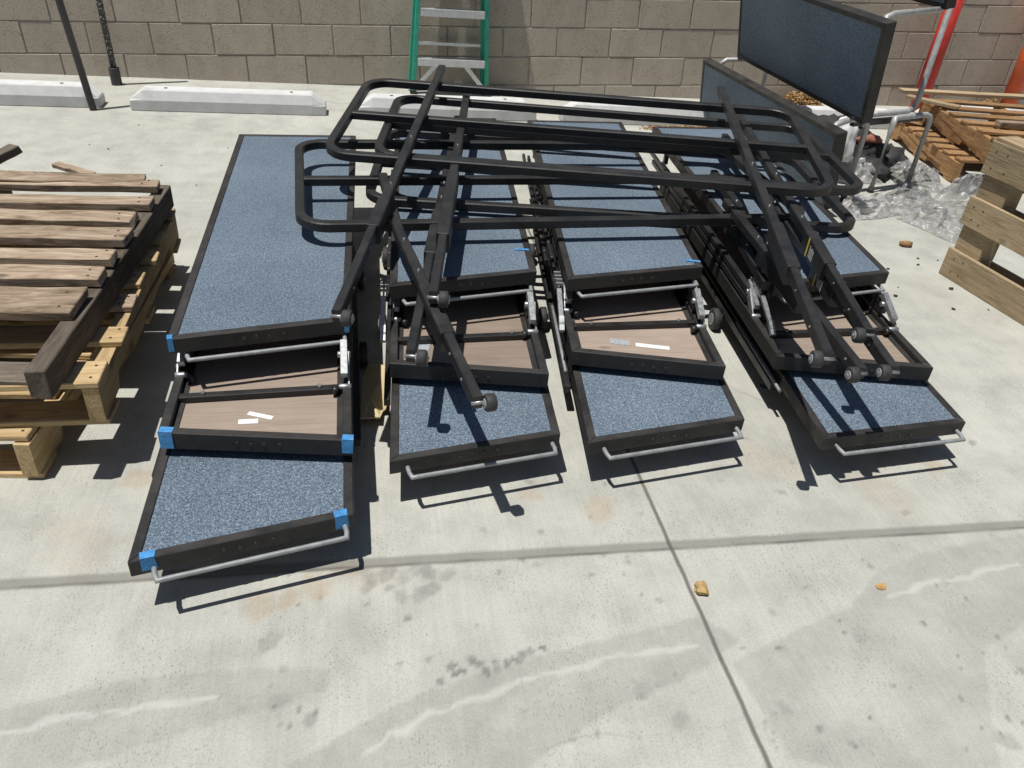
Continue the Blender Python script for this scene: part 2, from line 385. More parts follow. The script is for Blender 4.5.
# ------------------------------------------------------------------ ground sheet with its stains
def build_ground():
    def axis(parts):
        a = []
        for lo, hi, st in parts: a += list(np.arange(lo, hi, st))
        return np.array(a)
    xs = axis([(-60, -10, 10), (-10, -1.3, .3), (-1.3, 2.3, 0.0085), (2.3, 10, .3), (10, 61, 10)])
    ys = axis([(-60, -5, 10), (-5, .55, .3), (.55, 1.95, 0.0085), (1.95, 6.6, .1), (6.6, 61, 6)])
    X, Y = np.meshgrid(xs, ys); nx, ny = len(xs), len(ys)
    P = np.stack([X.ravel(), Y.ravel()], 1)
    def sdist(poly):      # signed distance, positive inside
        poly = np.array(poly); n = len(poly); d = np.full(len(P), 9.); ins = np.zeros(len(P), bool)
        for i in range(n):
            a, b_ = poly[i], poly[(i + 1) % n]; ab = b_ - a
            t = np.clip(((P - a) @ ab) / (ab @ ab), 0, 1)
            d = np.minimum(d, np.linalg.norm(P - a - t[:, None] * ab, axis=1))
            c = (a[1] > P[:, 1]) != (b_[1] > P[:, 1])
            with np.errstate(divide='ignore', invalid='ignore'):
                ins ^= c & (P[:, 0] < (b_[0] - a[0]) * (P[:, 1] - a[1]) / (b_[1] - a[1] + 1e-12) + a[0])
        return np.where(ins, d, -d)
    def pdist(line):
        jr = random.Random(len(line)); dense = []
        for a, b_ in zip(line[:-1], line[1:]):
            for t_ in (0, .33, .66): dense.append((a[0] + (b_[0] - a[0]) * t_, a[1] + (b_[1] - a[1]) * t_ + jr.uniform(-.009, .009)))
        line = np.array(dense + [line[-1]]); d = np.full(len(P), 9.); L = np.zeros(len(P)); acc = 0
        for a, b_ in zip(line[:-1], line[1:]):
            ab = b_ - a; t = np.clip(((P - a) @ ab) / (ab @ ab), 0, 1)
            q = np.linalg.norm(P - a - t[:, None] * ab, axis=1)
            L = np.where(q < d, acc + t * np.linalg.norm(ab), L); d = np.minimum(d, q); acc += np.linalg.norm(ab)
        return d, L
    sm = lambda x, a, b_: np.clip((x - a) / (b_ - a), 0, 1)
    r = np.zeros(len(P)); g = np.zeros(len(P)); bl = np.zeros(len(P))
    bands = [([(-.86, 1.04), (-.743, 1.087), (-.603, 1.117), (-.452, 1.139), (-.249, 1.131), (-.101, 1.116), (-.1, 1.061), (-.357, 1.0), (-.542, .95), (-.86, .86)], .34),
             ([(-.30, .80), (-.181, .898), (-.038, .975), (.087, 1.033), (.314, 1.092), (.508, 1.126), (.77, 1.169), (.841, 1.091), (.72, 1.02), (.475, .94), (.285, .84), (.134, .70)], .40),
             ([(.79, 1.03), (.973, 1.1), (1.165, 1.16), (1.312, 1.267), (1.497, 1.322), (1.823, 1.359), (1.742, 1.123), (1.426, 1.0), (1.262, .724), (1.047, .70), (.83, .80)], .34)]
    ripple = .002 * np.sin(P[:, 0] * 70) + .0015 * np.sin(P[:, 0] * 131 + P[:, 1] * 40)
    for poly, k in bands:
        q = sdist(poly) + ripple
        r = np.maximum(r, 1.15 * k * sm(q, -.003, .006) * (1 - .75 * sm(q, .04, .26)))
    for z, n in (([(-.74, 1.02), (-.692, 1.041), (-.624, 1.055), (-.531, 1.056), (-.438, 1.061), (-.332, 1.068)], 42),
                 ([(-.03, .91), (.021, .943), (.104, .979), (.191, 1.004), (.304, 1.036), (.398, 1.056), (.494, 1.072), (.639, 1.079), (.735, 1.085)], 42),
                 ([(1.28, 1.17), (1.323, 1.19), (1.425, 1.214), (1.513, 1.213), (1.621, 1.238), (1.72, 1.25)], 42)):
        d, L = pdist(z)
        wd = .006 + .004 * np.sin(L * 31 + n) + .002 * np.sin(L * 83)
        bl = np.maximum(bl, .62 * (1 - sm(d, wd * .4, wd + .004)))
        d2 = np.abs(d - .05 - .008 * np.sign(np.sin(L * 60)))
        r = np.maximum(r, .25 * (1 - sm(d2, .004, .012)) * (r > .08))
    rng = random.Random(3)
    def spot(x, y, s, k, arr):
        ph = rng.random() * 6
        a = np.arctan2(P[:, 1] - y, P[:, 0] - x)
        d = np.hypot(P[:, 0] - x, P[:, 1] - y) / (s * (1 + .22 * np.sin(a * 2 + ph) + .12 * np.sin(a * 5 + ph * 2)))
        return np.maximum(arr, k * (1 - sm(d, .7, 1.15)))
    for x, y in [(.134, 1.055), (.161, 1.092), (.166, 1.071), (.184, 1.077), (.207, 1.1), (.224, 1.091), (.234, 1.069), (.257, 1.092), (.259, 1.071), (.283, 1.084), (.305, 1.093), (.32, 1.102), (.336, 1.111), (.372, 1.118)]:
        r = spot(x, y, rng.uniform(.008, .014), rng.uniform(1.0, 1.6), r)
    for x, y in [(-.112, 1.583), (-.03, 1.39), (-.01, 1.36), (.03, 1.375), (.07, 1.36), (.129, 1.37), (.10, 1.385), (.176, 1.356), (.13, 1.313), (-.201, 1.048), (-.138, .995), (.035, 1.328), (.105, 1.299), (-.234, 1.2), (-.474, 1.007), (-.275, 1.038), (.627, .907), (1.143, 1.074), (1.317, .781), (.864, .909), (.563, .987), (.06, 1.30), (-.02, 1.33)]:
        r = spot(x, y, rng.uniform(.012, .028), rng.uniform(.5, .9), r)
    for i in range(60):
        r = spot(rng.uniform(-1.1, 2.2), rng.uniform(.6, 1.9), rng.uniform(.005, .017), rng.uniform(.4, 1.1), r)
    for i in range(70):
        r = spot(rng.gauss(1.35, .35), rng.gauss(.98, .18), rng.uniform(.003, .009), rng.uniform(.7, 1.5), r)
    for i in range(40):
        r = spot(rng.uniform(-.4, .7), rng.uniform(.95, 1.4), rng.uniform(.003, .009), rng.uniform(.6, 1.4), r)
    for i in range(16):
        q_ = i / 15; r = spot(.86 - .12 * q_ + rng.uniform(-.012, .012), .98 - .30 * q_, rng.uniform(.004, .008), rng.uniform(.5, 1.1), r)
    for x, y, s in [(-.13, 1.338, .03), (-.154, 1.365, .03), (-.265, 1.306, .04), (-.072, 1.396, .03), (-.20, 1.32, .03), (.436, 1.63, .03), (1.735, 1.66, .035), (1.2, 1.72, .1), (1.5, 1.56, .1), (-.02, 1.375, .06), (-.72, 1.55, .1), (-.62, 1.78, .05), (.62, 1.56, .05)]:
        g = spot(x, y, s, .24 if s > .05 else .6, g)
    me = bpy.data.meshes.new('ground')
    verts = np.column_stack([P, np.zeros(len(P))])
    idx = np.arange(nx * ny).reshape(ny, nx)
    F = np.stack([idx[:-1, :-1], idx[:-1, 1:], idx[1:, 1:], idx[1:, :-1]], -1).reshape(-1, 4)
    me.vertices.add(len(verts)); me.vertices.foreach_set('co', verts.ravel())
    me.loops.add(F.size); me.loops.foreach_set('vertex_index', F.ravel().astype(np.int32))
    me.polygons.add(len(F)); me.polygons.foreach_set('loop_start', np.arange(0, F.size, 4, dtype=np.int32))
    me.update(calc_edges=True)
    at = me.attributes.new('stain', 'FLOAT_COLOR', 'POINT')
    at.data.foreach_set('color', np.column_stack([np.clip(r, 0, 1.6), g, bl, np.ones(len(P))]).ravel().astype(np.float32))
    me.materials.append(M['concrete'])
    o = bpy.data.objects.new('ground', me); COL.objects.link(o)
    tag(o, kind='structure', label='pale concrete slab with joints and tyre marks', cat='ground')
build_ground()

# ------------------------------------------------------------------ block wall (courses run 2 degrees off the sloping slab)
def build_wall():
    t = R(2.07); D = 6.127; B, H = .406, .203
    ct, st = math.cos(t), math.sin(t)
    def P(u, v, y): return V((-2.208 + u * ct - v * st, y, .131 + u * st + v * ct))
    blk, mor = MB(), MB()
    rng = random.Random(5)
    k0, k1 = -22, 44
    for row in range(-5, 10):
        off = 0 if row % 2 == 0 else .5
        for k in range(k0, k1):
            u0, u1 = (k + off) * B + .0045, (k + 1 + off) * B - .0045
            v0, v1 = row * H + .0045, (row + 1) * H - .0045
            y0 = D + rng.uniform(0, .004); y1 = D + .19
            j = lambda: rng.uniform(-.0012, .0012)
            a = [P(u0 + j(), v0 + j(), y0), P(u1 + j(), v0 + j(), y0), P(u1, v0, y1), P(u0, v0, y1), P(u0 + j(), v1 + j(), y0), P(u1 + j(), v1 + j(), y0), P(u1, v1, y1), P(u0, v1, y1)]
            blk.hexa(a)
    a = [P(k0 * B, -5 * H, D + .007), P(k1 * B, -5 * H, D + .007), P(k1 * B, -5 * H, D + .18), P(k0 * B, -5 * H, D + .18), P(k0 * B, 10 * H, D + .007), P(k1 * B, 10 * H, D + .007), P(k1 * B, 10 * H, D + .18), P(k0 * B, 10 * H, D + .18)]
    root = thing('block_wall', 'long tan concrete block wall in running bond behind the wheel stops', 'wall', (0, D, 0))
    blk.build('block_courses', M['block'], root, bevel=.003)
    mor.hexa(a).build('mortar_bed', M['mortar'], root)
build_wall()

# ------------------------------------------------------------------ wheel stops
def wheel_stop(x0, x1, y, label, ry=0.0):
    root = thing('wheel_stop', label, 'wheel stop', ((x0 + x1) / 2, y + .075, 0), ry, 'concrete wheel stops along the wall')
    L = x1 - x0; h = .125; c = .085
    prof = [(-.075, 0), (.075, 0), (.075, .065), (.05, h), (-.05, h), (-.075, .065)]
    m = MB(); bm = m.bm; rings = []
    for xx, kz in ((-L / 2, .55), (-L / 2 + c, 1), (L / 2 - c, 1), (L / 2, .55)):
        rings.append([bm.verts.new(V((xx, a if kz == 1 else a * .9, b if kz == 1 else min(b, h * .5 if b > .08 else b)))) for a, b in prof])
    for a, b in zip(rings[:-1], rings[1:]):
        for i in range(6): bm.faces.new([a[i], a[(i + 1) % 6], b[(i + 1) % 6], b[i]])
    bm.faces.new(rings[0][::-1]); bm.faces.new(rings[-1])
    m.bm.transform(world(root))
    m.build('kerb_block', M['stop'], root, bevel=.006)
    for s in (-.32, .32):
        q = MB(); q.cyl((s * L * 1.0, -.004, h - .004), (s * L * 1.0, -.004, h + .002), .011, 10)
        q.bm.transform(world(root)); q.build('anchor_hole', M['black'], root)
wheel_stop(-2.76, -1.585, 5.335, 'leftmost white concrete wheel stop, cut by the photo edge, behind the leaning dark pole', R(.4))
wheel_stop(-1.405, -.225, 5.315, 'white concrete wheel stop standing alone in the open right of the two dark poles', R(.6))
wheel_stop(-.015, 1.165, 5.33, 'white concrete wheel stop in front of the green ladder, seen through the black rails', R(1.2))
wheel_stop(1.345, 2.52, 5.33, 'white concrete wheel stop behind the far ends of the third and fourth folded risers', R(.2))
wheel_stop(2.80, 3.96, 5.42, 'white concrete wheel stop partly hidden by the riser standing on edge', R(.5))
wheel_stop(4.28, 5.46, 5.62, 'white concrete wheel stop behind the brown pallets at the far right', R(1.0))

# ------------------------------------------------------------------ poles, bollards
def pole(name, base, top, r, label, foot):
    root = thing(name, label, 'pole', base)
    MB().cyl(base, top, r, 14).build('shaft', M['speckled'] if foot else M['pole'], root)
    d = (V(top) - V(base)).normalized()
    if foot:
        m = MB(); m.tube([V(base), V(base) + d * .02, V(base) + d * .10, V(base) + d * .11], .034, 12); m.build('foot_socket', M['pole'], root)
    return root
pole('steel_pole', (-1.615, 5.30, 0), (-1.79, 5.33, 1.7), .021, 'plain dark steel pole leaning left in front of the leftmost wheel stop', False)
pole('steel_pole', (-1.62, 5.92, 0), (-1.66, 5.93, 1.7), .020, 'speckled dark steel pole with a wider foot standing close to the wall', True)
def bollard(x, y, h, mat, label, band):
    root = thing('bollard', label, 'bollard', (x, y, 0), 0, 'painted pipe bollards by the wall')
    m = MB(); m.tube([(x, y, -.05), (x, y, h - .03)], .062, 24); m.build('pipe', mat, root)
    q = MB(); q.tube([(x, y, h - .03), (x, y, h - .012), (x, y, h), (x, y, h + .004)], .062, 24); q.build('rounded_cap', mat, root)
    if band:
        q = MB(); q.tube([(x, y, .86), (x, y, 1.02)], .0645, 24); q.build('white_band', M['paper'], root)
bollard(4.47, 5.98, 1.1, M['red'], 'red pipe bollard with white band behind the grey riser legs', True)
bollard(5.29, 5.98, 1.0, M['orange'], 'orange pipe bollard at the far right against the block wall', False)

# ------------------------------------------------------------------ step ladder, folded against the wall
def ladder():
    root = thing('step_ladder', 'green fibreglass step ladder with aluminium steps folded against the wall', 'ladder', (.675, 6.02, 0))
    yf, yr = 5.985, 6.055
    H_ = 1.83
    def fx(s, z): return .642 + s * (.268 - .05 * z / 1.0)
    for s in (-1, 1):
        MB().bar((fx(s, 0), yf, 0), (fx(s, H_), yf + .02, H_), .03, .055, (0, 1, 0)).build('front_rail', M['green'], root, .003)
        MB().bar((fx(s, 0) - .022 + .0 * s, yr, .02), (fx(s, H_) - .012, yr + .012, H_ - .03), .028, .035, (0, 1, 0)).build('rear_rail', M['green'], root, .003)
        MB().box((fx(s, 0), yf, .012), (.045, .075, .03)).build('foot', M['rubber'], root)
    for i in range(5):
        z = .245 + i * .325
        w2 = fx(1, z) - fx(-1, z) - .034
        m = MB(); m.box((.642, yf - .005, z), (w2, .085, .006)); m.box((.642, yf - .045, z - .022), (w2, .006, .045)); m.box((.642, yf + .036, z - .014), (w2, .006, .03))
        m.build('step', M['alu'], root)
    for z in (.33, .66, 1.04, 1.4):
        MB().bar((fx(-1, z) - .01, yr, z), (fx(1, z) - .02, yr, z), .02, .012, (0, 1, 0)).build('rear_brace', M['alu'], root)
    for s in (-1, 1):
        MB().bar((fx(s, 0) - s * .01, yf, .03), (.642 + s * .09, yf, .22), .03, .01, (0, 1, 0)).build('corner_brace', M['alu'], root)
    MB().box((.642, (yf + yr) / 2 + .02, H_ + .015), (.36, .15, .06)).build('top_cap', M['green'], root, .01)
ladder()

# ------------------------------------------------------------------ folded choir risers
def deck(root, NL, NR, FR, FL, up, t=.046, w=.024, carpet=True, tapes=(), rod=None, bolts=True, inverted=False, cross=None, sheets=(), deep=.014):
    """One trapezoid deck. Corners lie in the plane of the upper rim."""
    NL, NR, FR, FL = map(V, (NL, NR, FR, FL)); up = V(up).normalized(); c = [NL, NR, FR, FL]
    cen = sum(c, V()) / 4
    fr = MB()
    inn = []
    for i in range(4):
        a, p, q = c[i], c[i - 1], c[(i + 1) % 4]
        d0, d1 = (p - a).normalized(), (q - a).normalized()
        s_ = d0.cross(d1).length
        inn.append(a + (d0 + d1) * (w / s_))
    for i in range(4):
        a, b_, ib, ia = c[i], c[(i + 1) % 4], inn[(i + 1) % 4], inn[i]
        fr.hexa([a - up * t, b_ - up * t, ib - up * t, ia - up * t, a, b_, ib, ia])
    fo = fr.build('deck_frame', M['rim'], root, .002)
    if not inverted:
        k = .003
        MB().hexa([p - up * (deep + .004) for p in inn] + [p - up * k for p in inn]).build('carpet_top', M['carpet'], fo)
        MB().hexa([p - up * (deep + .016) for p in inn] + [p - up * (deep + .006) for p in inn]).build('plywood_panel', M['ply'], fo)
    else:
        MB().hexa([p - up * (t - .002) for p in inn] + [p - up * (t - .010) for p in inn]).build('carpet_top', M['carpet'], fo)
        # plywood underside: object origin turned so the grain runs across
        MB().hexa([p - up * (t - .012) for p in inn] + [p - up * .023 for p in inn]).build('plywood_panel', M['ply'], fo)
        q = MB()
        for s_, e in ((0, 3), (1, 2)):      # inner angle flange seen along both sides
            a, b_ = inn[s_], inn[e]; side = (inn[1 - s_ if s_ < 2 else 0] - a).normalized()
            q.hexa([a - up * .0228, a + side * .016 - up * .0228, b_ + side * .016 - up * .0228, b_ - up * .0228,
                    a - up * .0195, a + side * .016 - up * .0195, b_ + side * .016 - up * .0195, b_ - up * .0195])
        q.build('side_flange', M['rim'], fo)
    if cross is not None:
        a = NL.lerp(FL, cross[0]); b_ = NR.lerp(FR, cross[1]); d = (b_ - a).normalized()
        MB().bar(a + d * w - up * .012, b_ - d * w - up * .012, .022, .02, up).build('cross_bar', M['black'], fo, .002)
        for f in (.18, .82):
            p = a.lerp(b_, f); MB().cyl(p - up * .004, p + up * .006, .006, 8).build('cross_bar_bolt', M['zinc'], fo)
    e = (NR - NL).normalized(); nrm = e.cross(up).normalized()
    if nrm.dot(cen - NL) > 0: nrm = -nrm
    if bolts:
        for f in (.40, .47, .54, .62):
            p = NL.lerp(NR, f) - up * (t * .55 + random.uniform(-.004, .004))
            MB().cyl(p - nrm * .002, p + nrm * .0016, .0055, 10).build('bolt_head', M['darkzinc'], fo)
    for f, wd in tapes:          # tape folded over the near rim
        p0 = NL.lerp(NR, f); L_ = (NR - NL).length; p1 = NL.lerp(NR, f + wd / L_); z = .0018
        j = random.uniform(-.004, .004)
        m = MB(); bk = -nrm * .022
        m.hexa([p0 + up * .0004, p1 + up * .0004, p1 + bk + up * .0004 + e * j, p0 + bk + up * .0004, p0 + up * z, p1 + up * z, p1 + bk + up * z + e * j, p0 + bk + up * z])
        dn = -up * (t * random.uniform(.72, .98)); o1 = nrm * .0008; o2 = nrm * .0024
        m.hexa([p0 + o1, p1 + o1, p1 + o2 + up * z, p0 + o2 + up * z, p0 + o1 + dn, p1 + o1 + dn + e * j, p1 + o2 + dn + e * j, p0 + o2 + dn])
        m.build('blue_tape', M['tape'], fo)
    for (f, g, L_, W_, mat, ang) in sheets:
        p = NL.lerp(NR, f).lerp(FL.lerp(FR, f), g) - up * (.0228 if inverted else .001)
        ex = (e * math.cos(ang) + e.cross(up) * math.sin(ang)).normalized(); ey = up.cross(ex)
        m = MB(); a = ex * L_ / 2; b_ = ey * W_ / 2; uu = up * .0012
        m.hexa([p - a - b_, p + a - b_, p + a + b_, p - a + b_, p - a - b_ + uu, p + a - b_ + uu, p + a + b_ + uu, p - a + b_ + uu])
        m.build('stuck_label', M[mat], fo)
    if rod:
        off, drop, i0, i1 = rod
        a = NL.lerp(NR, i0) + nrm * off - up * drop; b_ = NL.lerp(NR, i1) + nrm * off - up * drop
        ra, rb = a - nrm * (off + .05) + up * .012, b_ - nrm * (off + .05) + up * .012
        ca, cb = a - nrm * .016 + up * .003, b_ - nrm * .016 + up * .003
        MB().tube([ra, ca, a + e * .004, a + e * .018, b_ - e * .018, b_ - e * .004, cb, rb], .0062, 10).build('edge_rod', M['greytube'], fo)
    return fo

def wheel(root, c, r, ax, name='caster_wheel', w=.026):
    c, ax = V(c), V(ax).normalized()
    o = MB(); o.tube([c - ax * w / 2, c - ax * w * .36, c + ax * w * .36, c + ax * w / 2], r, 28)
    # rounded shoulder
    bm = o.bm
    bm.verts.ensure_lookup_table()
    for i, v in enumerate(bm.verts):
        ring = i // 28
        if ring in (0, 3): v.co = c + (v.co - c).project(ax) + ((v.co - c) - (v.co - c).project(ax)) * .88
    wo = o.build(name, M['rubber'], root)
    h = MB(); h.cyl(c - ax * (w / 2 + .003), c + ax * (w / 2 + .003), r * .55, 20); h.build('hub', M['greytube'], wo)
    a = MB(); a.cyl(c - ax * (w / 2 + .006), c + ax * (w / 2 + .006), r * .2, 8); a.build('axle_bolt', M['zinc'], wo)
    return wo

def riser(label, ang, b, m, t, th, far, tapes, sheets, cross, side_slats):
    """b, m, t: near-left / near-right corners of bottom, middle and top deck."""
    dv = V((math.cos(R(ang)), math.sin(R(ang)), 0)); rt = V((dv.y, -dv.x, 0)); up = V((0, 0, 1))
    zb, zm, zt = .152, .226, .36
    pb = [V((*q, zb)) for q in b]; pm = [V((*q, zm)) for q in m]; pt = [V((*q, zt)) for q in t]
    root = thing('choir_riser', label, 'riser', (*(V((*b[0], 0)).lerp(V((*b[1], 0)), .5) + dv * .9).xy, 0), 0, 'folded choir risers lying on the slab')
    fs = R(far)
    ed = V((math.cos(fs), math.sin(fs), 0)) * .515
    # top deck
    FL = pt[0] + dv * th; FR = FL + ed
    deck(root, pt[0], pt[1], FR, FL, up, tapes=tapes[2], rod=(.018, .060, .09, .965), sheets=sheets[2])
    # middle deck, upside down
    Fl = pm[0] + dv * 1.62; Fr = pm[1] + dv * 1.70
    deck(root, pm[0], pm[1], Fr, Fl, up, t=.052, tapes=tapes[1], inverted=True, cross=cross, sheets=sheets[1])
    Fl = pb[0] + dv * 1.74; Fr = pb[1] + dv * 1.66
    deck(root, pb[0], pb[1], Fr, Fl, up, tapes=tapes[0], rod=(.037, .036, .10, .955), sheets=sheets[0])
    # folded leg frames: square tubes packed between the decks along both sides
    for s in (0, 1):
        sg = rt * (1 if s == 0 else -1)
        P0, P1 = (pm[s] + sg * .012), (pt[s] + sg * .030)
        q = MB(); a = P0 + dv * .34
        for k, z in enumerate((.247, .276)):
            q.bar(V((a.x, a.y, z)) + sg * .002 * k, V((a.x, a.y, z)) + sg * .002 * k + dv * (1.30 - .1 * k), .022, .024)
        lf = q.build('leg_tube', M['black'], root, .002)
        q = MB(); a0 = V((P1.x, P1.y, .30))
        for f in (.10, .8, 1.6): q.bar(a0 + dv * f + V((0, 0, -.06)), a0 + dv * f + V((0, 0, .012)), .02, .03, dv)
        q.build('leg_post', M['black'], root, .002)
        # outside of the fold: lower side tube with a bright edge strip, feet and casters
        o_ = pb[s] - sg * .013
        q = MB(); a = V((o_.x, o_.y, .092)) + dv * .35
        q.bar(a, a + dv * 1.3, .02, .026); q.build('side_tube', M['black'], root, .002)
        if s == 1 or side_slats < 3: continue_low = False
        else: continue_low = True
        q = MB(); a = V((o_.x, o_.y, .112)) + dv * (.30 if side_slats > 3 else .42)
        q.tube([a, a + dv * .45], .0055, 8)
        if continue_low: q.build('guide_rod', M['greytube'], root)
        q = MB(); a = V((o_.x, o_.y, 0)) + dv * .50 + sg * .05
        q.tube([a + V((0, 0, .012)), a + V((0, 0, .11)), a + V((0, 0, .112)) + dv * .1], .014, 10); q.build('support_foot', M['greytube'], root)
        MB().cyl(a, a + V((0, 0, .03)), .019, 12).build('rubber_tip', M['rubber'], root)
        for f in (.90, 1.48):
            c = V((o_.x, o_.y, .043)) + dv * f - sg * .026
            wheel(root, c, .043, rt)
            q = MB(); q.bar(c + sg * .022 + V((0, 0, .0)), c + sg * .022 + V((0, 0, .055)), .024, .006, rt)
            q.build('caster_fork', M['zinc'], root)
        # hinge bracket on the middle rim just in front of the top deck
        hp = V((pm[s].x, pm[s].y, zm)) + dv * (.235 if s else .25) + sg * .006
        q = MB(); q.bar(hp + V((0, 0, -.02)), hp + dv * .10 + V((0, 0, .055)), .005, .03)
        q.bar(hp + sg * .012 + dv * .02 + V((0, 0, .03)), hp + sg * .012 + dv * .13 + V((0, 0, .075)), .02, .022)
        q.cyl(hp + dv * .01 - sg * .006, hp + dv * .01 + sg * .028, .009, 10)
        q.cyl(hp + dv * .10 + V((0, 0, .05)) - sg * .006, hp + dv * .10 + V((0, 0, .05)) + sg * .03, .010, 10)
        q.build('hinge_bracket', M['zinc'], root, .001)
        q = MB(); q.cyl(hp + dv * .0 + sg * .03 + V((0, 0, -.004)), hp + sg * .046 + V((0, 0, -.004)), .012, 12)
        q.build('pivot_knob', M['black'], root)
        if s == 0 and side_slats >= 1:
            # latch with slotted plate and lever on the outside left
            lp = V((pt[0].x, pt[0].y, .30)) - sg * .02 + dv * .04
            q = MB(); q.bar(lp, lp + dv * .11, .005, .024); 
            for k in range(4): q.bar(lp + dv * (.012 + k * .027) + V((0, 0, .018)) - sg * .01, lp + dv * (.012 + k * .027) + V((0, 0, .018)) + sg * .014, .008, .008)
            q.bar(lp - dv * .005 + V((0, 0, .004)), lp - dv * .15 + V((0, 0, -.05)), .016, .012)
            q.bar(lp - dv * .12 + V((0, 0, -.035)), lp - dv * .165 + V((0, 0, -.065)), .018, .016)
            q.build('latch', M['zinc'], root, .001)
            # slotted side slats showing along the left flank
            for k in range(side_slats):
                q = MB(); a = V((pt[0].x, pt[0].y, .235 + .03 * (k % 2))) - sg * (.010 + .014 * (k // 2)) + dv * (.15 + .12 * k)
                q.bar(a, a + dv * 1.25, .012, .022); q.build('side_slat', M['black'], root, .0015)
                q = MB()
                for f in range(9): q.box(a + dv * (.08 + f * .13) + V((0, 0, .0115)), (.007, .007, .002))
                q.build('rivet', M['galv'], root)
    if side_slats > 3:
        for k, (dx, y0, z0, y1, z1) in enumerate(((.015, .10, .385, .66, .395), (.055, .30, .385, .98, .405), (-.02, .02, .345, .52, .385))):
            a = pt[0] + dv * y0 + rt * dx; b_ = pt[0] + dv * y1 + rt * (dx + .01); a.z = z0; b_.z = z1
            lf = MB().tube([a, b_], .015, square=True, rv=.018).build('folded_leg', M['black'], root)
            for f in (.12, .5, .86):
                p = a.lerp(b_, f); MB().cyl(p, p + V((0, 0, .021)), .005, 8).build('bolt', M['zinc'], lf)
        a = pt[0] + rt * .03 + dv * .07; a.z = .378
        MB().hexa([a + rt * x + dv * y + V((0, 0, z)) for z in (0, .004) for x, y in ((0, 0), (.02, 0), (.03, .26), (-.005, .26))]).build('folding_plate', M['black'], root)
    return root
riser('leftmost folded choir riser, nearest the wooden pallets, with blue tape on its near corners', 90.6,
      [(-.529, 1.318), (-.046, 1.431)], [(-.525, 1.687), (-.047, 1.622)], [(-.524, 1.914), (-.049, 2.009)], 1.80, 2.7,
      [((.05, .030), (.91, .030)), ((.002, .034), (.945, .030)), ((.002, .014), (.965, .016))],
      [(), ((.50, .072, .07, .016, 'paper', .25), (.44, .055, .05, .02, 'paper', -.15)), ()], (.100, .150), 0)
riser('second folded choir riser from the left, a rail post and caster lying across its front', 87.0,
      [(.046, 1.622), (.525, 1.71)], [(.060, 1.984), (.525, 1.905)], [(.07, 2.215), (.554, 2.316)], 1.86, 2.5,
      [(), (), ()], [(), ((.22, .085, .035, .05, 'greylabel', .1),), ((.93, .10, .05, .012, 'tape', .3),)], (.088, .145), 1)
riser('third folded choir riser, with two small labels stuck on its bare plywood', 83.8,
      [(.596, 1.664), (1.097, 1.744)], [(.623, 2.03), (1.091, 1.919)], [(.646, 2.257), (1.148, 2.346)], 1.835, 2.1,
      [(), (), ()], [(), ((.36, .075, .065, .032, 'greylabel', .05), (.58, .07, .11, .022, 'paper', .02)), ((.95, .03, .05, .014, 'tape', .4),)], (.103, .172), 3)
riser('rightmost folded choir riser, under the post ends with three casters', 85.0,
      [(1.299, 1.637), (1.801, 1.685)], [(1.289, 1.973), (1.789, 1.879)], [(1.352, 2.206), (1.836, 2.297)], 1.84, 2.0,
      [(), (), ()], [(), (), ()], (.094, .152), 4)

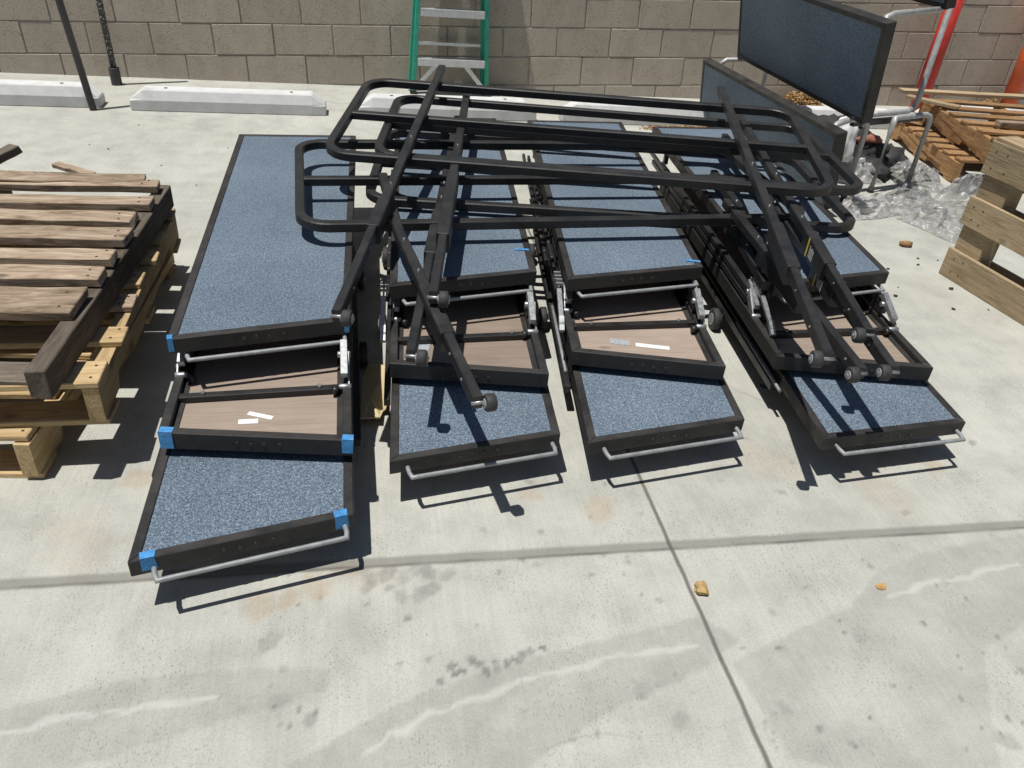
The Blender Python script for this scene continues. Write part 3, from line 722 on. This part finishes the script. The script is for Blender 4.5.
# ------------------------------------------------------------------ guard rails piled on the risers
RW, RH = 1.878, .804
def frame(cx, cy, cz, yaw, pit, ro):
    X = V((math.cos(yaw), math.sin(yaw), ro)).normalized()
    Y = V((-math.sin(yaw), math.cos(yaw), 0)) * math.cos(pit) + V((0, 0, math.sin(pit)))
    Y = (Y - X * X.dot(Y)).normalized()
    return V((cx, cy, cz)), X, Y, X.cross(Y).normalized()
def guard_rail(label, pose, posts):
    o, X, Y, Nn = frame(*pose)
    P = lambda x, y, z=0: o + X * x + Y * y + Nn * z
    root = thing('guard_rail', label, 'railing', o, 0, 'black guard rails piled on the risers')
    rad = .095; pts = []
    for cx, cy, a0 in ((RW / 2 - rad, rad, -90), (RW / 2 - rad, RH - rad, 0), (-RW / 2 + rad, RH - rad, 90), (-RW / 2 + rad, rad, 180)):
        for k in range(9):
            a = R(a0 + 90 * k / 8); pts.append(P(cx + rad * math.cos(a), cy + rad * math.sin(a)))
    MB().tube(pts, .0165, square=True, closed=True, up=Nn).build('outer_frame', M['black'], root)
    MB().tube([P(-RW / 2 + .014, RH * .5), P(RW / 2 - .014, RH * .5)], .0155, square=True, up=Nn).build('middle_bar', M['black'], root)
    for sx_ in (-1, 1):
        a = P(sx_ * (RW / 2 - .0185), RH * .5); MB().tube([a, a - X * sx_ * .004, a - X * sx_ * .007], .0185, 10, r2=.0158).build('weld_bead', M['darkzinc'], root)
    for po in posts:
        path, s0, s1, side, lab = po
        q = [P(v[1], v[2], .033) if v[0] == 'r' else V(v) for v in path]
        Ls = [(b - a).length for a, b in zip(q[:-1], q[1:])]; T = sum(Ls)
        def at(f):
            d = f * T
            for i, L_ in enumerate(Ls):
                if d <= L_ or i == len(Ls) - 1: return q[i].lerp(q[i + 1], d / L_)
                d -= L_
        def seg(f0, f1):
            acc, out = 0, [at(f0)]
            for i, L_ in enumerate(Ls[:-1]):
                acc += L_
                if f0 * T + .01 < acc < f1 * T - .01: out.append(q[i + 1])
            return out + [at(f1)]
        post = MB().tube(seg(0, s1 - .02), .0160, square=True, up=Nn, rv=.0160).build('post', M['black'], root)
        MB().tube([p_ - Nn * .012 for p_ in seg(s0, s1)], .0210, square=True, up=Nn, rv=.034).build('clamp_sleeve', M['black'], post, .002)
        MB().tube(seg(s1 - .04, 1), .0130, square=True, up=Nn, rv=.019).build('inner_tube', M['black'], post)
        d = (q[-1] - q[-2]).normalized(); lat = d.cross(Nn).normalized(); end = q[-1]
        ax = lat * side * (1 if lat.x > 0 else -1)
        wc = end + ax * .029 + d * .006
        wo = wheel(post, wc, .0225, ax, 'rubber_foot', .026)
        MB().cyl(end - ax * .0165, end + ax * .03, .005, 8).build('axle', M['zinc'], post)
        for f in (s1 + .05, .93):
            p = at(f); MB().cyl(p - lat * .0155, p + lat * .0155, .004, 8).build('cross_bolt', M['zinc'], post)
        for f in (.42, s0 - .06):
            p = at(f); MB().cyl(p, p + Nn * .0205, .0035, 8).build('bolt', M['zinc'], post)
        if lab:
            m1, m2 = MB(), MB(); f = (s0 + s1) / 2; c = at(s0 + (s1 - s0) * .25); sdv = -lat if lat.x > 0 else lat
            sdv = sdv * .0213; c = c - Nn * .012
            h = Nn * .032
            m1.hexa([c + sdv - h, c + sdv - h + d * .012, c + sdv + h + d * .012, c + sdv + h, c + sdv * 1.03 - h, c + sdv * 1.03 - h + d * .012, c + sdv * 1.03 + h + d * .012, c + sdv * 1.03 + h])
            m1.build('yellow_label', M['label_y'], post)
            for k in range(5):
                a = c + sdv + d * (.03 + .009 * (k % 5)) - h * .7; L_ = h * random.uniform(.9, 1.3)
                m2.hexa([a, a + d * .003, a + d * .003 + L_, a + L_, a + sdv * .03, a + sdv * .03 + d * .003, a + sdv * .03 + d * .003 + L_, a + sdv * .03 + L_])
            m2.build('label_print', M['paper'], post)
    return root
XL, XR = -.633, .647
guard_rail('black guard rail topmost of the pile, raised at its far edge', (.7768, 2.7639, .536, -.2272, .0994, .0181),
           [([('r', XL, .953), ('r', XL, -1.07)], .68, .77, 1, False), ([('r', XR, .953), ('r', XR, -1.08)], .65, .79, -1, False)])
guard_rail('black guard rail just under the topmost one, its right end reaching farthest right', (.9766, 2.8208, .517, -.1552, .0132, -.0027),
           [([('r', XL, .953), (.178, 1.92, .475)], .56, .82, 1, False), ([('r', XR, .93), (1.407, 1.753, .43)], .68, .80, -1, True)])
guard_rail('lower black guard rail with its left end resting over the leftmost riser', (.7303, 2.5689, .4268, .0588, .0259, .0009),
           [([(.071, 2.88, .47), (.107, 2.38, .462), (.256, 1.54, .39)], .62, .80, 1, False), ([(1.347, 2.594, .455), (1.328, 1.625, .385)], .28, .62, -1, False)])
guard_rail('lowest black guard rail lying flat on the second to fourth risers', (.9429, 2.7279, .392, -.1336, .0215, .0012),
           [([('r', XL, .953), (.108, 1.75, .395)], .55, .72, 1, False), ([('r', XR, .953), (1.42, 1.62, .39)], .68, .78, -1, True)])

# ------------------------------------------------------------------ riser standing on edge at the back right
def standing_riser():
    root = thing('choir_riser', 'unfolded choir riser standing on edge by the wall, on grey tube legs', 'riser', (2.6, 4.6, 0))
    nx = V((-.966, 0, -.26))
    def dk(B0, B1, T1, T0):
        deck(root, B0, B1, T1, T0, nx, t=.055, w=.026, bolts=False)
    dk((2.46, 3.76, .012), (2.39, 5.50, .012), (2.258, 5.31, .45), (2.345, 3.66, .455))
    dk((2.52, 3.75, .48), (2.49, 5.30, .48), (2.355, 5.20, .977), (2.385, 3.605, .977))
    dk((2.96, 4.01, 1.0), (2.93, 5.55, 1.0), (2.80, 5.50, 1.47), (2.83, 3.95, 1.47))
    g = .016
    def tb(name, pts, r=g): MB().tube(pts, r, 12).build(name, M['leg'], root)
    tb('leg', [(2.94, 4.09, .012), (2.94, 4.09, .40), (2.95, 4.10, .425), (2.98, 4.11, .43), (3.20, 4.19, .43), (3.235, 4.20, .42), (3.25, 4.2, .39), (3.25, 4.2, .012)])
    tb('leg', [(3.10, 4.19, .455), (3.115, 4.195, .475), (3.125, 4.2, .52), (3.13, 4.21, 1.40)])
    tb('cross_tube', [(2.62, 4.02, .45), (3.06, 4.17, .45), (3.10, 4.19, .46)])
    tb('end_loop', [(2.40, 3.82, .42), (2.44, 3.84, .455), (2.52, 3.87, .47), (2.60, 3.90, .47), (2.65, 3.92, .455), (2.675, 3.93, .42), (2.68, 3.94, .012)])
    tb('end_loop', [(2.50, 3.80, .93), (2.52, 3.82, .975), (2.57, 3.84, .99), (2.97, 4.06, .995)])
    tb('leg', [(2.70, 5.25, .012), (2.70, 5.25, .95)])
    tb('end_loop', [(2.37, 5.3, .42), (2.42, 5.3, .46), (2.62, 5.3, .47), (2.70, 5.26, .46)])
    MB().bar((2.66, 4.05, .405), (3.2, 4.22, .405), .03, .03).build('leg_brace', M['black'], root, .002)
    for x, y in ((2.94, 4.09), (3.25, 4.2), (2.68, 3.94), (2.70, 5.25)):
        MB().cyl((x, y, 0), (x, y, .03), .018, 12).build('rubber_tip', M['rubber'], root)
standing_riser()

# ------------------------------------------------------------------ pallets
def board(root, name, mat, c, L, W, T, rz=0.0, tilt=(0, 0), rag=.004, nails=()):
    """A plank whose local X runs along the grain, parented to root (root-local coordinates)."""
    rng = random
    bm = bmesh.new()
    n = 8
    rings = []
    bow = rng.uniform(-.006, .006)
    for i in range(n + 1):
        x = (i / n - .5) * L
        if i in (0, n): ex = [rng.uniform(-rag, rag) * .8 for _ in range(4)]
        else: ex = [0] * 4
        jy = rng.uniform(-rag, rag) * .5; z0 = bow * (1 - (2 * i / n - 1) ** 2)
        rings.append([bm.verts.new((x + ex[0], -W / 2 + jy, -T / 2 + z0)), bm.verts.new((x + ex[1], W / 2 + rng.uniform(-rag, rag) * .5, -T / 2 + z0)),
                      bm.verts.new((x + ex[2], W / 2 + rng.uniform(-rag, rag) * .6, T / 2 + z0)), bm.verts.new((x + ex[3], -W / 2 + jy, T / 2 + z0))])
    for a, b in zip(rings[:-1], rings[1:]):
        for j in range(4): bm.faces.new([a[j], a[(j + 1) % 4], b[(j + 1) % 4], b[j]])
    bm.faces.new(rings[0][::-1]); bm.faces.new(rings[-1])
    bmesh.ops.recalc_face_normals(bm, faces=bm.faces[:])
    for nx_ in nails:
        for fy in (-.26, .24):
            cx, cy = nx_ + rng.uniform(-.012, .012), fy * W + rng.uniform(-.006, .006)
            zt = T / 2 + bow * (1 - (2 * cx / L) ** 2) + .0012
            f = bm.faces.new([bm.verts.new((cx + .0042 * math.cos(k * 1.047), cy + .0042 * math.sin(k * 1.047), zt)) for k in range(6)])
            f.material_index = 1
    me = bpy.data.meshes.new(name); bm.to_mesh(me); bm.free(); me.materials.append(mat); me.materials.append(M['nail'])
    o = bpy.data.objects.new(name, me); COL.objects.link(o); o.parent = root
    o.location = c; o.rotation_euler = (tilt[0], tilt[1], rz)
    b = o.modifiers.new('bevel', 'BEVEL'); b.width = .0025; b.segments = 1; b.limit_method = 'ANGLE'
    return o
def notch_stringer(root, mat, c, L, H_, T):
    bm = bmesh.new()
    a = L / 2; n0 = .04
    prof = [(-a, 0), (-a + .16, 0), (-a + .18, n0), (-a + .36, n0), (-a + .38, 0), (a - .38, 0), (a - .36, n0), (a - .18, n0), (a - .16, 0), (a, 0), (a, H_), (-a, H_)]
    f0 = [bm.verts.new((x, -T / 2, z - H_ / 2)) for x, z in prof]; f1 = [bm.verts.new((x, T / 2, z - H_ / 2)) for x, z in prof]
    bm.faces.new(f0); bm.faces.new(f1[::-1])
    for i in range(len(prof)): bm.faces.new([f0[i], f0[(i + 1) % len(prof)], f1[(i + 1) % len(prof)], f1[i]])
    bmesh.ops.triangulate(bm, faces=[f for f in bm.faces if len(f.verts) > 4])
    bmesh.ops.recalc_face_normals(bm, faces=bm.faces[:])
    me = bpy.data.meshes.new('stringer'); bm.to_mesh(me); bm.free(); me.materials.append(mat)
    o = bpy.data.objects.new('stringer', me); COL.objects.link(o); o.parent = root
    o.location = c; o.rotation_euler = (0, 0, R(90))
    return o
def pallet(label, corner, rz, L, W, mats, tops, h=.145, group=None, loc_z=0.0, bottoms=None, rag=.004, tilt=0.0, over=0.02, skew=None, sh=None):
    """corner = near right corner; pallet runs L along local +y and W along local -x. tops: (y centre, width) of deck boards."""
    root = thing('wooden_pallet', label, 'pallet', (corner[0], corner[1], loc_z), rz, group)
    root.rotation_euler = (tilt, 0, rz)
    ms, mt = mats; bt = .018; sh = sh or h - 2 * bt; T = .04
    zb = bt if bottoms is None or bottoms else 0.0
    for x in (-T / 2 - over * .3, -W / 2, -W + T / 2):
        notch_stringer(root, ms, (x, L / 2, zb + sh / 2), L, sh, T)
    for i, (y, w) in enumerate(tops):
        d = random.uniform(-.012, .012)
        board(root, 'deck_board', mt if not isinstance(mt, list) else mt[i % len(mt)], (-W / 2 + d, y, zb + sh + bt / 2 + .0008 + random.uniform(0, .002)), W + random.uniform(-.01, .01), w, bt, random.uniform(-.012, .012), rag=rag, nails=(W / 2 - .03, 0, -W / 2 + .03))
    for y, w in (bottoms if bottoms is not None else [(.06, .1), (L * .5, .1), (L - .06, .1)]):
        board(root, 'bottom_board', mt if not isinstance(mt, list) else mt[0], (-W / 2, y, bt / 2 - .0008), W, w, bt, 0, rag=rag)
    return root
gp = 'wooden pallets stacked at the left'
even = lambda L, n, w: [(w / 2 + .005 + i * (L - w - .01) / (n - 1), w) for i in range(n)]
pallet('pale wooden pallet at the bottom of the left stack', (-.87, 1.79), R(-5), 1.32, 1.02, (M['wood_new'], M['wood_new']), even(1.32, 7, .09), group=gp, h=.14)
pallet('pale yellow wooden pallet in the middle of the left stack', (-.685, 1.835), R(1.0), 1.20, 1.1, (M['wood_new'], [M['wood_new'], M['wood_new'], M['wood_old'], M['wood_new']]),
       [(.055, .11), (.25, .085), (.44, .085), (.60, .085), (.76, .07), (.93, .085), (1.14, .1)], group=gp, loc_z=.142, h=.14)
# weathered topmost pallet: dark side stringers, grey-brown boards resting between
def weathered():
    root = thing('wooden_pallet', 'weathered grey brown wooden pallet topmost of the left stack', 'pallet', (-.775, 1.72, .285), R(-5.0), gp)
    root.rotation_euler = (R(.9), 0, R(-3.4))
    for x in (-.025, -.58):
        board(root, 'stringer', M['wood_dark'], (x, .655, .041), 1.23, .05, .082, R(90), rag=.003)
    bds = [(1.185, .06, .004, .03), (1.045, .075, .0, 0), (.915, .078, .0, -.012), (.765, .092, 0, .010), (.63, .08, 0, -.008), (.495, .078, 0, .014), (.35, .13, 0, -.012)]
    for i, (y, w_, dz, rz) in enumerate(bds):
        board(root, 'deck_board', M['wood_old'], (-.495 + random.uniform(-.012, .012), y, .0965 + dz), .96, w_, .027, rz + .016, (random.uniform(-.06, .06), 0), rag=.010, nails=(.44, -.08))
    # broken splintered plank on the far edge and a loose strip
    board(root, 'broken_plank', M['wood_old'], (-.42, 1.205, .117), .70, .05, .022, R(5), (R(20), R(1)), rag=.012)
    for x in (-.1, -.55, -1.0):
        pass
    for y in (.15, .62, 1.1):
        board(root, 'bottom_board', M['wood_dark'], (-.50, y, -.0 - .001), .96, .09, .002 + .012, 0)
weathered()
def loose(name, label, c, L, W, T, rot, mat):
    root = thing(name, label, 'plank', c, 0)
    o = board(root, 'plank', mat, (0, 0, 0), L, W, T, rag=.008); o.rotation_euler = rot
    return root
loose('wood_strip', 'short tan wood strip resting on the far edge of the weathered pallet', (-1.03, 3.02, .425), .16, .035, .016, (0, R(6), R(-24)), M['wood_old'])
loose('wood_strip', 'dark broken wood end sticking up at the far left of the weathered pallet', (-1.31, 3.02, .44), .24, .045, .03, (0, R(-16), R(48)), M['wood_dark'])

# pallet standing on its long edge at right
def standing_pallet():
    ang = math.atan2(-.514, .062)
    root = thing('wooden_pallet', 'clean tan wooden pallet standing on its edge at the right', 'pallet', (2.669, 3.019, 0), ang)
    L = 1.15
    for z0, z1 in ((0, .135), (.255, .385), (.49, .632)):
        board(root, 'deck_board', M['wood_tan'], (L / 2, .010, (z0 + z1) / 2), L, z1 - z0, .018, 0, (R(90), 0), rag=.002, nails=(-L / 2 + .05, -L / 2 + .11, 0))
        board(root, 'back_board', M['wood_tan'], (L / 2, .118, (z0 + z1) / 2 + .0), L, z1 - z0 - .03, .016, 0, (R(90), 0), rag=.002)
    for x, w_ in ((.085, .15), (.55, .14), (L - .08, .14)):
        for zc in (.195, .437):
            board(root, 'block', M['wood_tan'], (x, .0645, zc), w_, .088, .122 if zc < .3 else .108, 0, rag=.001)
        for z0, z1 in ((.0, .135), (.255, .385), (.49, .628)):
            board(root, 'block', M['wood_tan'], (x, .0645, (z0 + z1) / 2), w_, .088, z1 - z0 - .004, 0, rag=.001)
    board(root, 'top_board', M['wood_tan'], (L / 2, .066, .640), L - .01, .11, .016, 0, rag=.002)
standing_pallet()
gb = 'brown pallets by the wall at the right'
pallet('brown wooden pallet lying on the slab, lower of the two at the back right', (4.57, 4.12), R(-9), 1.0, .98, (M['wood_brown'], M['wood_brown']), even(1.0, 8, .08), group=gb, h=.145)
pallet('brown wooden pallet with broken boards, upper of the two at the back right', (4.78, 3.99), R(-8.4), 1.0, 1.08, (M['wood_brown'], M['wood_brown']), even(1.0, 6, .08), group=gb, loc_z=.147, h=.16)
loose('wood_plank', 'long tan plank lying across the far edge of the brown pallets', (4.42, 5.12, .345), 1.5, .07, .022, (0, 0, R(-2)), M['wood_tan'])
loose('wood_block', 'short square wood block on top of the brown pallets', (4.52, 4.72, .375), .16, .13, .09, (0, 0, R(30)), M['wood_brown'])
loose('wood_plank', 'dark weathered plank lying on the brown pallets', (4.35, 4.40, .333), .9, .06, .03, (0, 0, R(-4)), M['wood_old'])
loose('wood_plank', 'rough brown board lying askew on the brown pallets', (4.30, 4.16, .338), .8, .08, .03, (0, 0, R(7)), M['wood_old'])
loose('wood_plank', 'splintered board end hanging over the left edge of the upper brown pallet', (3.80, 4.95, .325), .34, .07, .02, (0, 0, R(-50)), M['wood_tan'])

# ------------------------------------------------------------------ plastic film and rubbish
def crumple(name, label, cat, c, size, mat, seed, amp=.35, sub=5, group=None, rz=0):
    bm = bmesh.new(); bmesh.ops.create_icosphere(bm, subdivisions=sub, radius=1)
    for v in bm.verts:
        p = v.co.copy(); q = p * 1.7 + V((seed * 3.1, seed, -seed))
        n = noise.fractal(q, 1.0, 2.0, 4) * amp + amp * .55 * (abs(noise.noise(q * 2.3)) - .3) + amp * .3 * (abs(noise.noise(q * 5.1)) - .3)
        p *= 1 + n
        p = V((p.x * size[0], p.y * size[1], p.z * size[2]))
        v.co = p
    for v in bm.verts:
        zf = .012 + .012 * noise.noise(v.co * 30)
        if v.co.z < -size[2] * .35: v.co.z = -size[2] * .35 + abs(zf) * .4
        v.co.z += size[2] * .35
    bm.transform(Matrix.Rotation(rz, 4, 'Z'))
    for f in bm.faces: f.smooth = True
    me = bpy.data.meshes.new(name); bm.to_mesh(me); bm.free(); me.materials.append(mat)
    o = bpy.data.objects.new(name, me); COL.objects.link(o); o.location = c
    return tag(o, label, cat, group)
def flat(o):
    for f in o.data.polygons: f.use_smooth = False
    return o
gf = 'crumpled plastic film at the right'
def film(label, c, sx, sy, h, mat, seed, rz=0.0, n=110):
    bm = bmesh.new(); g = []
    sd_ = V((seed * 5.3, -seed * 2.1, seed))
    for i in range(n + 1):
        row = []
        for j in range(n + 1):
            u, v = i / n * 2 - 1, j / n * 2 - 1
            p = V((u * 1.0, v * 1.0, 0))
            p = V((p.x * .75, p.y * 1.25, 0)); wv = noise.noise_vector(p * 1.1 + sd_) * .5
            e = max(0, 1 - (u * u) ** 2) * max(0, 1 - (v * v) ** 2)
            r1 = (1 - abs(noise.noise((p + wv) * 1.5 + sd_)) * 2.0); r2 = (1 - abs(noise.noise((p + wv) * 3.0 - sd_)) * 2.1); r3 = 1 - abs(noise.noise((p + wv) * 11 + sd_)) * 1.9
            z = h * e * (.30 + .62 * max(0, r1) ** 2 + .14 * r2 + .025 * r3) + .006 * (1 + noise.noise(p * 9 + sd_))
            lat = noise.noise_vector(p * 3.4 - sd_) * .30 * e + wv * .5
            rim = 1 + .22 * noise.noise(V((math.atan2(v, u) * 1.3, seed, 0)))
            row.append(bm.verts.new((sx * (u * rim + lat.x), sy * (v * rim + lat.y), max(.003, z))))
        g.append(row)
    for i in range(n):
        for j in range(n):
            f = bm.faces.new([g[i][j], g[i + 1][j], g[i + 1][j + 1], g[i][j + 1]]); f.smooth = True
    bm.transform(Matrix.Rotation(rz, 4, 'Z'))
    me = bpy.data.meshes.new('plastic_film'); bm.to_mesh(me); bm.free(); me.materials.append(mat)
    o = bpy.data.objects.new('plastic_film', me); COL.objects.link(o); o.location = c
    return tag(o, label, 'plastic', gf)
film('low pale heap of crumpled film at the feet of the standing riser', (2.76, 3.80, 0), .20, .11, .075, M['filmw'], 1, R(14))
film('clear film heap nearest the standing pallet, spread on the slab', (3.02, 3.58, 0), .11, .19, .10, M['film'], 2, R(20))
film('small grey film heap between two larger ones on the slab', (3.08, 3.88, 0), .14, .10, .09, M['film'], 12, R(-20))
film('clear film bulging highest, close against the brown pallets', (3.42, 3.84, 0), .15, .14, .19, M['film'], 3)
film('white film bundle under the standing riser legs', (2.90, 4.36, 0), .20, .13, .12, M['filmw'], 4)
film('grey film pushed against the left edge of the brown pallets', (3.36, 4.28, 0), .13, .18, .10, M['film'], 9, R(-10))
crumple('rubber_mat', 'low black rubber scrap between the legs of the standing riser', 'mat', (3.08, 4.40, 0), (.16, .13, .07), M['darkjunk'], 16, .35, sub=4)
crumple('rubber_mat', 'dark rubber scrap behind the far leg of the standing riser', 'mat', (3.36, 4.62, 0), (.14, .12, .09), M['darkjunk'], 17, .3, sub=4)
crumple('plastic_bag', 'bright white bag hanging behind the near end of the standing riser', 'bag', (2.78, 4.28, .13), (.085, .07, .20), M['paper'], 5, .22, sub=4)
crumple('rubber_mat', 'dark crumpled rubber mat under the standing riser', 'mat', (3.02, 4.70, 0), (.30, .26, .17), M['darkjunk'], 6, .35, sub=4)
crumple('terracotta_piece', 'reddish terracotta piece on the dark mat beside the brown pallets', 'scrap', (3.12, 4.56, .16), (.12, .05, .035), M['terracotta'], 7, .2, sub=3)
flat(crumple('tan_stone', 'tan chip of stone lying on the joint in the foreground', 'stone', (.80, 1.245, 0), (.019, .022, .017), M['stone'], 8, .55, sub=2))
crumple('wood_scrap', 'small brown wood scrap on the slab left of the standing pallet', 'scrap', (2.69, 3.33, 0), (.04, .035, .022), M['wood_brown'], 9, .25, sub=1)
crumple('dry_leaf_disc', 'flat round brown leaf on the slab in the right foreground', 'leaf', (1.28, 1.21, .0), (.013, .011, .004), M['leaf'], 10, .15, sub=3)
# cardboard between the first two risers
m = MB(); pts = [(-.030, 1.985), (.030, 1.975), (.040, 2.03), (.052, 2.03), (.062, 2.27), (.0, 2.31), (-.02, 2.20)]
a = [m.bm.verts.new((x, y, .024 + .01 * math.sin(i * 2.2))) for i, (x, y) in enumerate(pts)]; b = [m.bm.verts.new((v.co.x, v.co.y, v.co.z + .005)) for v in a]
m.bm.faces.new(a); m.bm.faces.new(b[::-1])
for i in range(len(a)): m.bm.faces.new([a[i], a[(i + 1) % len(a)], b[(i + 1) % len(a)], b[i]])
tag(m.build('cardboard_sheet', M['card']), 'torn pale cardboard lying in the gap between the first two risers', 'cardboard')

def leaf_heap(label, c, rx, ry, h, n, seed):
    rng = random.Random(seed); bm = bmesh.new()
    for i in range(n):
        a = rng.random() * 6.283; r_ = math.sqrt(rng.random())
        p = V((math.cos(a) * r_ * rx, math.sin(a) * r_ * ry, h * (1 - r_ ** 1.5) * rng.random() + .006))
        s_ = rng.uniform(.010, .026); q = Matrix.Rotation(rng.random() * 6.28, 4, 'Z') @ Matrix.Rotation(rng.uniform(-1.1, 1.1), 4, 'X')
        vs = [bm.verts.new(p + q @ V(k)) for k in ((-s_, 0, 0), (0, -s_ * .4, .003), (s_, 0, .001), (0, s_ * .4, .004))]
        bm.faces.new(vs)
    me = bpy.data.meshes.new('dry_leaves'); bm.to_mesh(me); bm.free(); me.materials.append(M['leaf'])
    o = bpy.data.objects.new('dry_leaves', me); COL.objects.link(o); o.location = c
    tag(o, label, 'dry leaves', kind='stuff')
leaf_heap('heap of dry brown leaves at the wall behind the standing riser', (3.42, 6.0, 0), .22, .11, .13, 900, 1)
leaf_heap('dark dry leaf litter at the wall beside the orange bollard', (5.20, 6.02, 0), .17, .09, .16, 600, 2)
leaf_heap('thin litter of dry leaves behind the fourth wheel stop', (2.2, 5.26, 0), .35, .05, .02, 160, 3)

# a few crumbs on the slab, each a small stone of its own
rng = random.Random(11)
base = None
for i in range(26):
    if i < 14: x, y = rng.uniform(2.3, 3.0), rng.uniform(2.6, 3.5)
    else: x, y = rng.uniform(-1.6, -.6), rng.uniform(3.6, 5.2)
    if base is None:
        base = crumple('pebble', 'tiny dark crumb of debris scattered on the open slab', 'pebble', (x, y, 0), (.008, .007, .005), M['darkjunk'], 12, .3, sub=1, group='crumbs of debris on the slab')
    else:
        o = base.copy(); COL.objects.link(o); o.location = (x, y, 0); k = rng.uniform(.5, 1.5); o.scale = (k, k, k); o.rotation_euler = (0, 0, rng.random() * 6)
